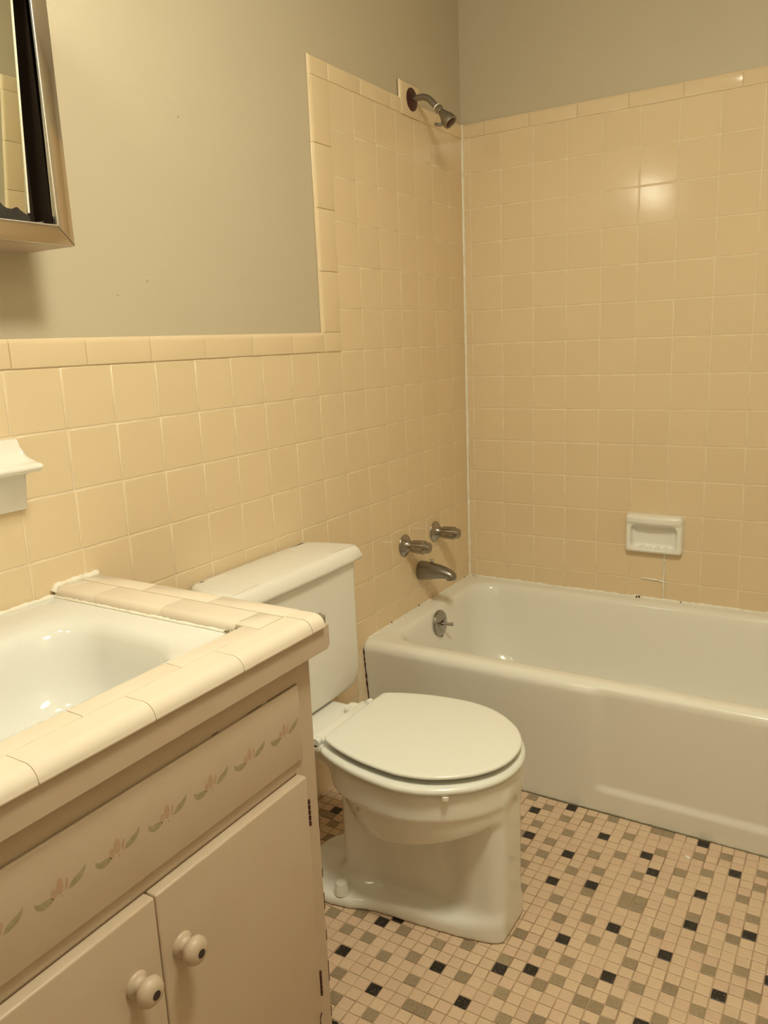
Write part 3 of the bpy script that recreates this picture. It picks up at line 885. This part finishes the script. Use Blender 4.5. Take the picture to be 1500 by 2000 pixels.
# ------------------------------------------------------------------ vanity cabinet
VY0, VY1 = -2.345, -1.625      # left and right ends
van = empty('vanity_cabinet', (0.25, (VY0 + VY1) / 2, 0), 'white painted two-door vanity cabinet with stencilled flower border under the tiled counter', 'vanity cabinet')
def vpart(o): o.matrix_parent_inverse = Matrix.Translation((-0.25, -(VY0 + VY1) / 2, 0)); return o
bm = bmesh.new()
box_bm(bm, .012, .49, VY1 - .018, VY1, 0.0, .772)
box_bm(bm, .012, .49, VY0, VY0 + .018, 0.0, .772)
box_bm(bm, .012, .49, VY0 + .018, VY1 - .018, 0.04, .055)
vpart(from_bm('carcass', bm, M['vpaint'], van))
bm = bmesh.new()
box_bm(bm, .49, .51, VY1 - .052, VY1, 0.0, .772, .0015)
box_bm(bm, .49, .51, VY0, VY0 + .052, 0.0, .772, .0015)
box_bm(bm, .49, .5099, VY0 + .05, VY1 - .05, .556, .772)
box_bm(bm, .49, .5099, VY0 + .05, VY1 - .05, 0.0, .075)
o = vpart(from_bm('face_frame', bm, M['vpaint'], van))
# fascia board under the counter with a clipped corner
prof = [(VY0 - .012, .7525), (-1.6015, .7530), (-1.5955, .7585), (-1.5955, .7925), (VY0 - .012, .7925)]
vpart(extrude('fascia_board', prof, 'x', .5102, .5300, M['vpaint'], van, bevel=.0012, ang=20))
# false drawer panel
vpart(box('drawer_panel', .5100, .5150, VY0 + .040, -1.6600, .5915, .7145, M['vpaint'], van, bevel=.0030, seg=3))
for ya, yb in ((-1.661, -1.728), (-1.74, -1.77), (-1.83, -1.84)):
    vpart(box('dark_seam', .5095, .5106, yb, ya, .7146, .7156, M['brown_seam'], van))
for nm, y0, y1, hy in (('right', -1.9752, -1.6738, -1.9435), ('left', -2.2775, -1.9768, -2.0165)):
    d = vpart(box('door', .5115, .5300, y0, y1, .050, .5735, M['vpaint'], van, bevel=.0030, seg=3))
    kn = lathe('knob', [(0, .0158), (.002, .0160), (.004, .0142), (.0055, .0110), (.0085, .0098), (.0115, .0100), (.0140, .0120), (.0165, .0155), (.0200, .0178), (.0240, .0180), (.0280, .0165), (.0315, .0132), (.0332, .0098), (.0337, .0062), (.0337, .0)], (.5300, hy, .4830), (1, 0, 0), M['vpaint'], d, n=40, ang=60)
    kn.matrix_parent_inverse = Matrix.Translation((-0.25, -(VY0 + VY1) / 2, 0)) if False else kn.matrix_parent_inverse
    pl = lathe('knob_hole', [(0, .0056), (.0342, .0056), (.0343, 0)], (.5300, hy, .4830), (1, 0, 0), M['knobhole'], d, n=24)  # dark cylinder stands in for the shade inside the knob's hole
    pl['label'] = 'dark disc standing for the hole in the knob face'
# small recessed shadow behind the doors top
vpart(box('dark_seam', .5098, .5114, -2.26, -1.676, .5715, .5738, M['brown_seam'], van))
# hinge knuckles
for z0, z1 in ((.489, .5355), (.180, .228)):
    for yy in (-1.6722, -2.2792):
        n = 5
        bm = bmesh.new()
        for k in range(n):
            za = z0 + (z1 - z0) * k / n; zb = za + (z1 - z0) / n * .62
            r = bmesh.ops.create_cone(bm, cap_ends=True, segments=10, radius1=.0026, radius2=.0026, depth=zb - za)
            bmesh.ops.translate(bm, vec=(.5290, yy, (za + zb) / 2), verts=r['verts'])
        h = vpart(from_bm('hinge', bm, M['rust'], van))
        bm = bmesh.new(); box_bm(bm, .5098, .5275, yy - .0012, yy + .0012, z0, z1)
        hb = vpart(from_bm('hinge_leaf', bm, M['vpaint'], van))
# chipped paint line at the right edge
for z, l in ((.45, .02), (.36, .015), (.30, .03), (.24, .02), (.16, .04), (.09, .02), (.03, .03)):
    vpart(box('paint_chip_mark', .5090, .5103, VY1 - .0012, VY1 + .0004, z, z + l, M['rust'], van))
pts = [(.5303, -1.6790 + random.gauss(0, .0012), z) for z in np.linspace(.075, .150, 14)]
vpart(bead('paint_crack', pts, .0009, M['rust'], van, wob=.6, n=5))

# stencilled flowers: flat paint on the drawer panel
SX = .51515
c30 = (-1.7020, .6570)
shapes = {   # outlines in (dy, dz) metres about the flower centre
    'dome': ('p', [(0.0005 + .0072 * math.cos(a) * .62, .0015 + .0095 * math.sin(a)) for a in np.linspace(0, 2 * math.pi, 20, endpoint=False)]),
    'petl': ('p', [(-.0075 + .0046 * math.cos(a) * .8 + .001 * math.sin(a), -.0032 + .0058 * math.sin(a) - .0012 * math.cos(a)) for a in np.linspace(0, 2 * math.pi, 16, endpoint=False)]),
    'petr': ('p', [(.0088 + .0032 * math.cos(a) * .6 + .0012 * math.sin(a), -.0006 + .0070 * math.sin(a)) for a in np.linspace(0, 2 * math.pi, 16, endpoint=False)]),
    'dot': ('g', [(.0020 + .0012 * math.cos(a), -.0115 + .0012 * math.sin(a)) for a in np.linspace(0, 2 * math.pi, 10, endpoint=False)]),
    'leafr': ('g', [(.0100, -.0088), (.0125, -.0040), (.0175, -.0005), (.0240, .0018), (.0300, .0045), (.0345, .0080), (.0335, .0020), (.0290, -.0045), (.0230, -.0075), (.0165, -.0092)]),
    'leafl': ('g', [(-.0075, -.0090), (-.0120, -.0048), (-.0180, -.0042), (-.0245, -.0042), (-.0300, -.0010), (-.0305, .0012), (-.0300, -.0060), (-.0260, -.0110), (-.0200, -.0135), (-.0140, -.0125)]),
}
for k in range(8):
    yc, zc = c30[0] - k * .0768, c30[1] - .0004 * k
    if yc < VY0 + .06: break
    bm = bmesh.new(); mi = []
    for nm, (c, P) in shapes.items():
        vs = [bm.verts.new((SX, yc + a * 1.0, zc + b)) for a, b in P]
        fc = bm.faces.new(vs); fc.material_index = 0 if c == 'p' else 1
    me = bpy.data.meshes.new('stencil_flower'); bm.to_mesh(me); bm.free()
    o = new_obj('stencil_flower', me, [M['sten_p'], M['sten_g']], van); vpart(o)
for ob in list(bpy.data.objects):
    pass

# ------------------------------------------------------------------ tiled counter
CT = .812
counter = empty('tiled_countertop', (0.25, (VY0 + VY1) / 2, .775), 'cream tiled vanity countertop with rounded nosing around the sink', 'countertop')
def cpart(o): o.matrix_parent_inverse = Matrix.Translation((-0.25, -(VY0 + VY1) / 2, -.775)); return o
# substrate and grout bed as one U-shaped slab (built as four bars)
bm = bmesh.new()
box_bm(bm, .010, .5095, -1.696, -1.6060, .7730, .8055)
box_bm(bm, .450, .5095, VY0 - .005, -1.696, .7730, .8055)
box_bm(bm, .5095, .5290, VY0 - .005, -1.6095, .7930, .8000)
box_bm(bm, .010, .450, VY0 - .005, -2.284, .7730, .8055)
cpart(from_bm('grout_bed', bm, M['grout_c'], counter))
# broken mortar showing at the open corner
bm = bmesh.new(); bmesh.ops.create_icosphere(bm, subdivisions=3, radius=1)
for v_ in bm.verts:
    v_.co *= 1 + .10 * math.sin(9 * v_.co.x + 5 * v_.co.y) + random.uniform(-.04, .04)
bmesh.ops.scale(bm, vec=(.0100, .0100, .0115), verts=bm.verts)
bmesh.ops.translate(bm, vec=(.5190, -1.6050, .7990), verts=bm.verts)
cpart(from_bm('mortar_lump', bm, M['mortar'], counter, smooth=True))['label'] = 'dark crumbling mortar at the open corner'

G2 = .0010
def flat_tile(x0, x1, y0, y1, roll=None):
    """roll: 'in_y' rolls down at low y; 'in_yp' at high y"""
    x0 += G2 / 2; x1 -= G2 / 2; y0 += G2 / 2; y1 -= G2 / 2
    th = .0065; r = .0135
    if roll in ('in_y', 'in_yp'):
        s = 1 if roll == 'in_y' else -1
        ya, yb = (y0, y1) if s == 1 else (y1, y0)
        prof = [(yb, CT - th), (yb, CT - .0012), (yb - s * .0012, CT)]
        for k in range(0, 7):
            a = math.pi / 2 * k / 6
            prof.append((ya + s * (r - r * math.sin(a)), CT - r * .95 + r * .95 * math.cos(a)))
        prof.append((ya, CT - .0150)); prof.append((ya + s * .006, CT - .0150)); prof.append((ya + s * .010, CT - th))
        o = extrude('counter_tile', prof, 'x', x0, x1, M['tile_c'], counter, bevel=.0008, ang=40)
    elif roll == 'in_x':
        prof = [(x1, CT - th), (x1, CT - .0012), (x1 - .0012, CT)]
        for k in range(0, 7):
            a = math.pi / 2 * k / 6
            prof.append((x0 + (.009 - .009 * math.sin(a)), CT - .009 + .009 * math.cos(a)))
        prof += [(x0, CT - .0150), (x0 + .006, CT - .0150), (x0 + .008, CT - th)]
        o = extrude('counter_tile', prof, 'y', y0, y1, M['tile_c'], counter, bevel=.0008, ang=40)
    else:
        o = box('counter_tile', x0, x1, y0, y1, CT - th, CT, M['tile_c'], counter, bevel=.0010)
    return cpart(o)
# outer strip and inner rolled row at the right end, mirrored at the left end
for (xa, xb2) in ((.010, .170), (.170, .3265), (.3265, .4835)):
    flat_tile(xa, xb2, -1.6445, -1.6075)
    flat_tile(xa, xb2, -2.3450, -2.3350)
for (xa, xb2) in ((.010, .1145), (.1145, .2740), (.2740, .4350)):
    flat_tile(xa, xb2, -1.7020, -1.6450, 'in_y')
    flat_tile(xa, xb2, -2.3345, -2.2780, 'in_yp')
flat_tile(.4350, .4820, -1.7020, -1.6450)
# inner row along the front of the sink
ys = [-1.7020, -1.8550, -2.0075, -2.1600, -2.3345]
for a, c in zip(ys, ys[1:]): flat_tile(.4450, .4820, c, a, 'in_x')
# nosing tiles (V-cap)
_c = []
for k in range(0, 9):
    a = math.pi / 2 * k / 8
    _c.append((.5350 - .020 + (.020 - .0009) * math.sin(a), CT - .020 + (.020 - .0009) * math.cos(a)))
cpart(extrude('grout_core', [(.4825, CT - .006), (.4825, CT - .0009)] + _c + [(.5335, .7936), (.5110, .7936)], 'y', VY0, -1.6435, M['grout_c'], counter))
def vcap(y0, y1):
    x0 = .4830; r = .020; xo = .5350; th = .0050
    prof = [(x0, CT - th), (x0, CT - .0012), (x0 + .0012, CT)]
    for k in range(0, 9):
        a = math.pi / 2 * k / 8
        prof.append((xo - r + r * math.sin(a), CT + .0006 * math.sin(a * 2) - r + r * math.cos(a)))
    prof += [(xo + .0004, .7940), (xo - .0012, .7932), (xo - th, .7935)]
    for k in range(8, -1, -1):
        a = math.pi / 2 * k / 8
        prof.append((xo - r + (r - th) * math.sin(a), CT - r + (r - th) * math.cos(a)))
    o = extrude('nosing_tile', prof, 'y', y0 + G2 / 2, y1 - G2 / 2, M['tile_c'], counter, ang=40)
    return cpart(o)
for a, c in zip([-1.6105, -1.6430, -1.7955, -1.9495, -2.1040, -2.2580], [-1.6430, -1.7955, -1.9495, -2.1040, -2.2580, VY0]):
    vcap(c, a)
# caulk at the wall end of the counter strip
pts = [(.0100, y, CT + .0015 + random.gauss(0, .0005) - (.010 if y < -1.698 else 0)) for y in np.linspace(-1.606, -1.702, 16)]
cpart(bead('caulk_bead', pts, .0058, M['caulk'], counter, wob=.2))
# dark cracks between nosing and fascia
for ya, yb in ((-1.610, -1.652), (-1.668, -1.700), (-1.715, -1.752), (-1.760, -1.782), (-1.800, -1.828), (-1.850, -1.872), (-1.935, -1.955), (-2.02, -2.045), (-2.08, -2.10)):
    pts = [(.5305, ya + (yb - ya) * t / 6, .7930 + random.gauss(0, .0002)) for t in range(7)]
    cpart(bead('dark_crack', pts, .0009, M['dark_gap'], counter, wob=.5, n=5))

# ------------------------------------------------------------------ sink
sink = empty('sink', (0.24, -1.99, .64), 'white enamelled rectangular sink set into the tiled counter', 'sink')
def spart(o): o.matrix_parent_inverse = Matrix.Translation((-0.24, 1.99, -.64)); return o
SZ = .7955
sr = []
def sring(x0, x1, y0, y1, r, z): return rrect(x0, x1, y0, y1, r, z, 16, 20, 12)
sr.append(sring(.012, .444, -2.279, -1.7005, .006, SZ - .006))
sr.append(sring(.011, .4445, -2.280, -1.7000, .006, SZ))
sr.append(sring(.030, .436, -2.268, -1.7120, .020, SZ + .0004))
sr.append(sring(.070, .428, -2.250, -1.7300, .040, SZ + .0002))
for x0, x1, y0, y1, r, z in ((.105, .418, -2.235, -1.745, .060, SZ - .0015), (.118, .410, -2.226, -1.754, .068, SZ - .0045), (.127, .403, -2.219, -1.761, .072, SZ - .010),
                             (.134, .397, -2.213, -1.767, .074, SZ - .020), (.142, .390, -2.205, -1.775, .076, SZ - .045), (.150, .382, -2.196, -1.784, .078, SZ - .085),
                             (.162, .370, -2.182, -1.798, .080, SZ - .112), (.185, .347, -2.155, -1.825, .075, SZ - .128), (.22, .31, -2.08, -1.90, .04, SZ - .134), (.245, .285, -2.01, -1.97, .015, SZ - .136)):
    sr.append(sring(x0, x1, y0, y1, r, z))
o = from_bm('basin', loft(sr, cap0=False), M['sink'], sink); auto_smooth(o, 60); spart(o)
spart(lathe('drain', [(0, .021), (.002, .020), (.002, .014), (-.004, .012), (-.004, 0)], (.265, -1.99, SZ - .1352), (0, 0, 1), M['chrome'], sink, n=24))
pts = [(x, -1.7025 + random.gauss(0, .0005), SZ + .0010) for x in np.linspace(.014, .436, 60)]
spart(bead('caulk_bead', pts, .0030, M['caulk'], sink, wob=.35))
pts = [(.0120 + random.gauss(0, .0005), y, SZ + .0015) for y in np.linspace(-1.703, -2.275, 60)]
spart(bead('caulk_bead', pts, .0048, M['caulk'], sink, wob=.3))
for k in range(7):
    bm = bmesh.new(); bmesh.ops.create_icosphere(bm, subdivisions=1, radius=random.uniform(.0012, .0022))
    o = from_bm('crusty_bit', bm, M['mortar'], sink); o.location = (.418 + .0035 * k + random.gauss(0, .001), -1.7055 + random.gauss(0, .0015), SZ + .004); spart(o)

# ------------------------------------------------------------------ medicine cabinet
MZ0, MZ1, MY1, MY0, MX = 1.3810, 1.790, -1.657, -2.30, .120
mc = empty('medicine_cabinet', (0.06, (MY0 + MY1) / 2, MZ0), 'steel framed mirror cabinet on the wall above the sink', 'medicine cabinet')
def mpart(o): o.matrix_parent_inverse = Matrix.Translation((-0.06, -(MY0 + MY1) / 2, -MZ0)); return o
bm = bmesh.new()
box_bm(bm, 0.0005, MX - .002, MY0, MY1 - .001, MZ0, MZ0 + .004)
box_bm(bm, 0.0005, MX - .002, MY0, MY1 - .001, MZ1 - .004, MZ1)
box_bm(bm, 0.0005, MX - .002, MY0, MY0 + .004, MZ0 + .004, MZ1 - .004)
box_bm(bm, 0.0005, MX - .002, MY1 - .005, MY1 - .001, MZ0 + .004, MZ1 - .004)
box_bm(bm, 0.0005, .006, MY0 + .004, MY1 - .005, MZ0 + .004, MZ1 - .004)
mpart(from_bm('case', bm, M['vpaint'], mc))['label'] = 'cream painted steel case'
FW = .0300; FD = .012
def frame_bar(name, a0, a1, b1, b0):
    """mitred bar: outer edge a0->a1, inner edge b0->b1, points (y,z); front slopes inward"""
    bm = bmesh.new()
    O = [(MX, *a0), (MX, *a1)]; I = [(MX + .004, *b0), (MX + .004, *b1)]
    vs = [bm.verts.new(p) for p in (O[0], O[1], I[1], I[0])]
    vb = [bm.verts.new((p[0] - FD, p[1], p[2])) for p in (O[0], O[1], I[1], I[0])]
    bm.faces.new(vs); bm.faces.new(vb)
    for k in range(4): bm.faces.new((vs[k], vs[(k + 1) % 4], vb[(k + 1) % 4], vb[k]))
    bmesh.ops.bevel(bm, geom=[e for e in bm.edges if e.verts[0] in vs and e.verts[1] in vs], offset=.0014, segments=2, affect='EDGES', profile=.5)
    o = from_bm(name, bm, M['polished'], mc); auto_smooth(o, 30); return mpart(o)
g = .0004
oy0, oy1, oz0, oz1 = MY0, MY1, MZ0, MZ1
iy0, iy1, iz0, iz1 = MY0 + FW, MY1 - FW, MZ0 + FW - .003, MZ1 - FW
frame_bar('frame_rail', (oy0 + g, oz0), (oy1 - g, oz0), (iy1 - g, iz0), (iy0 + g, iz0))
frame_bar('frame_rail', (oy0 + g, oz1), (oy1 - g, oz1), (iy1 - g, iz1), (iy0 + g, iz1))
frame_bar('frame_stile', (oy1, oz0 + g), (oy1, oz1 - g), (iy1, iz1 - g), (iy1, iz0 + g))
frame_bar('frame_stile', (oy0, oz0 + g), (oy0, oz1 - g), (iy0, iz1 - g), (iy0, iz0 + g))
bm = bmesh.new()
box_bm(bm, MX + .0010, MX + .0058, iy1 - .0022, iy1 + .0002, iz0, iz1, .0006)
box_bm(bm, MX + .0010, MX + .0058, iy0 - .0002, iy0 + .0022, iz0, iz1, .0006)
box_bm(bm, MX + .0010, MX + .0058, iy0, iy1, iz0 - .0002, iz0 + .0018, .0006)
mpart(from_bm('frame_lip', bm, M['bright_lip'], mc))
# dark channel behind the frame
bm = bmesh.new()
box_bm(bm, .070, MX - .0095, iy1 - .001, iy1 + .012, MZ0 + .006, MZ1 - .006)
box_bm(bm, .070, MX - .0095, MY0 + .006, iy0 + .001, MZ0 + .006, MZ1 - .006)
box_bm(bm, .060, .070, MY0 + .006, MY1 - .006, MZ0 + .006, MZ1 - .006)
mpart(from_bm('channel', bm, M['bronze'], mc))
# leaning mirror pane
TILT = math.radians(4.400000)
def mirror_pt(x, y, z):      # local pane coords: x proud, z up from hinge line
    c, s = math.cos(TILT), math.sin(TILT)
    return (.082 + x * c + z * s, y, 1.4115 + z * c - x * s)
mh = .370
my1 = -1.7105
bm = bmesh.new()
vs = [bm.verts.new(mirror_pt(x, y, z)) for x in (0, .004) for (y, z) in ((-2.26, -.012), (my1, -.012), (my1, mh), (-2.26, mh))]
for q in ((3, 2, 1, 0), (4, 5, 6, 7), (0, 1, 5, 4), (1, 2, 6, 5), (2, 3, 7, 6), (3, 0, 4, 7)): bm.faces.new([vs[k] for k in q])
mpart(from_bm('mirror_pane', bm, M['mirror'], mc))
bm = bmesh.new()
vs = [bm.verts.new(mirror_pt(x, y, z)) for x in (.0002, .0050) for (y, z) in ((my1 - .0005, .018), (my1 + .0022, .018), (my1 + .0022, mh), (my1 - .0005, mh))]
for q in ((3, 2, 1, 0), (4, 5, 6, 7), (0, 1, 5, 4), (1, 2, 6, 5), (2, 3, 7, 6), (3, 0, 4, 7)): bm.faces.new([vs[k] for k in q])
mpart(from_bm('pane_edge', bm, M['tape'], mc))
# blackened, desilvered bottom of the mirror with a ragged upper edge
bm = bmesh.new()
edge = [(-1.7085, .013), (-1.7150, .016), (-1.7230, .020), (-1.7290, .0245), (-1.7330, .0235), (-1.7380, .021), (-1.7450, .021), (-1.7520, .0235), (-1.7570, .0285), (-1.7640, .0325), (-1.7720, .034), (-1.785, .030), (-1.80, .033), (-1.83, .026), (-1.88, .031), (-1.95, .025), (-2.05, .032), (-2.15, .027), (-2.26, .030)]
top = [bm.verts.new(mirror_pt(.0044, y, z)) for y, z in edge]; bot = [bm.verts.new(mirror_pt(.0044, y, -.012)) for y, z in edge]
for k in range(len(edge) - 1): bm.faces.new((top[k], top[k + 1], bot[k + 1], bot[k]))
mpart(from_bm('desilvered_patch', bm, M['black'], mc))
bm = bmesh.new(); box_bm(bm, .071, .0735, iy1 - .040, iy1 + .001, MZ0 + .006, 1.420); mpart(from_bm('dark_backing', bm, M['black'], mc))
tube_o = tube('pull_pin', [(.086, iy1 - .0165, 1.4155), (.094, iy1 - .0110, 1.4150), (.100, iy1 - .0070, 1.4140)], [.0012, .0018, .0038], M['dull'], mc, n=12); mpart(tube_o)

# ------------------------------------------------------------------ vanity light above the cabinet (above the frame)
vl = empty('vanity_light', (0.0, -2.03, 1.93), 'two-bulb white wall light above the mirror cabinet', 'wall light')
def lpart(o): o.matrix_parent_inverse = Matrix.Translation((0, 2.03, -1.93)); return o
lpart(box('back_plate', 0.0005, .030, -2.25, -1.81, 1.885, 1.975, M['white_metal'], vl, bevel=.005))
for bx, by, bz in BULBS:
    lpart(lathe('socket', [(0, .020), (.080, .018), (.095, .014)], (.030, by, bz), (1, 0, 0), M['white_metal'], vl, n=24))
    bm = bmesh.new(); bmesh.ops.create_uvsphere(bm, u_segments=24, v_segments=14, radius=.032)
    o = from_bm('bulb', bm, M['bulb'], vl, smooth=True); o.location = (bx, by, bz); lpart(o)

cl = empty('added_fill_light', (FILL_LAMP[0][0], FILL_LAMP[0][1], CZ), 'added unseen fill, shaped as a round frosted ceiling light', 'fill light')  # assumed fixture, added only to brighten the room
def clpart(o): o.matrix_parent_inverse = Matrix.Translation((-FILL_LAMP[0][0], -FILL_LAMP[0][1], -CZ)); return o
clpart(lathe('fill_plate', [(0, .185), (.015, .185), (.02, .175)], (FILL_LAMP[0][0], FILL_LAMP[0][1], CZ - .0005), (0, 0, -1), M['white_metal'], cl, n=40))
M['dome'] = mat('fill_glow', (1, 0.9, 0.7), 0.4, emit=(LAMP_COLOR, FILL_LAMP[2]))
clpart(lathe('fill_dome', [(.02, .170), (.035, .167), (.055, .145), (.075, .10), (.085, .045), (.087, 0)], (FILL_LAMP[0][0], FILL_LAMP[0][1], CZ), (0, 0, -1), M['dome'], cl, n=40, ang=80))
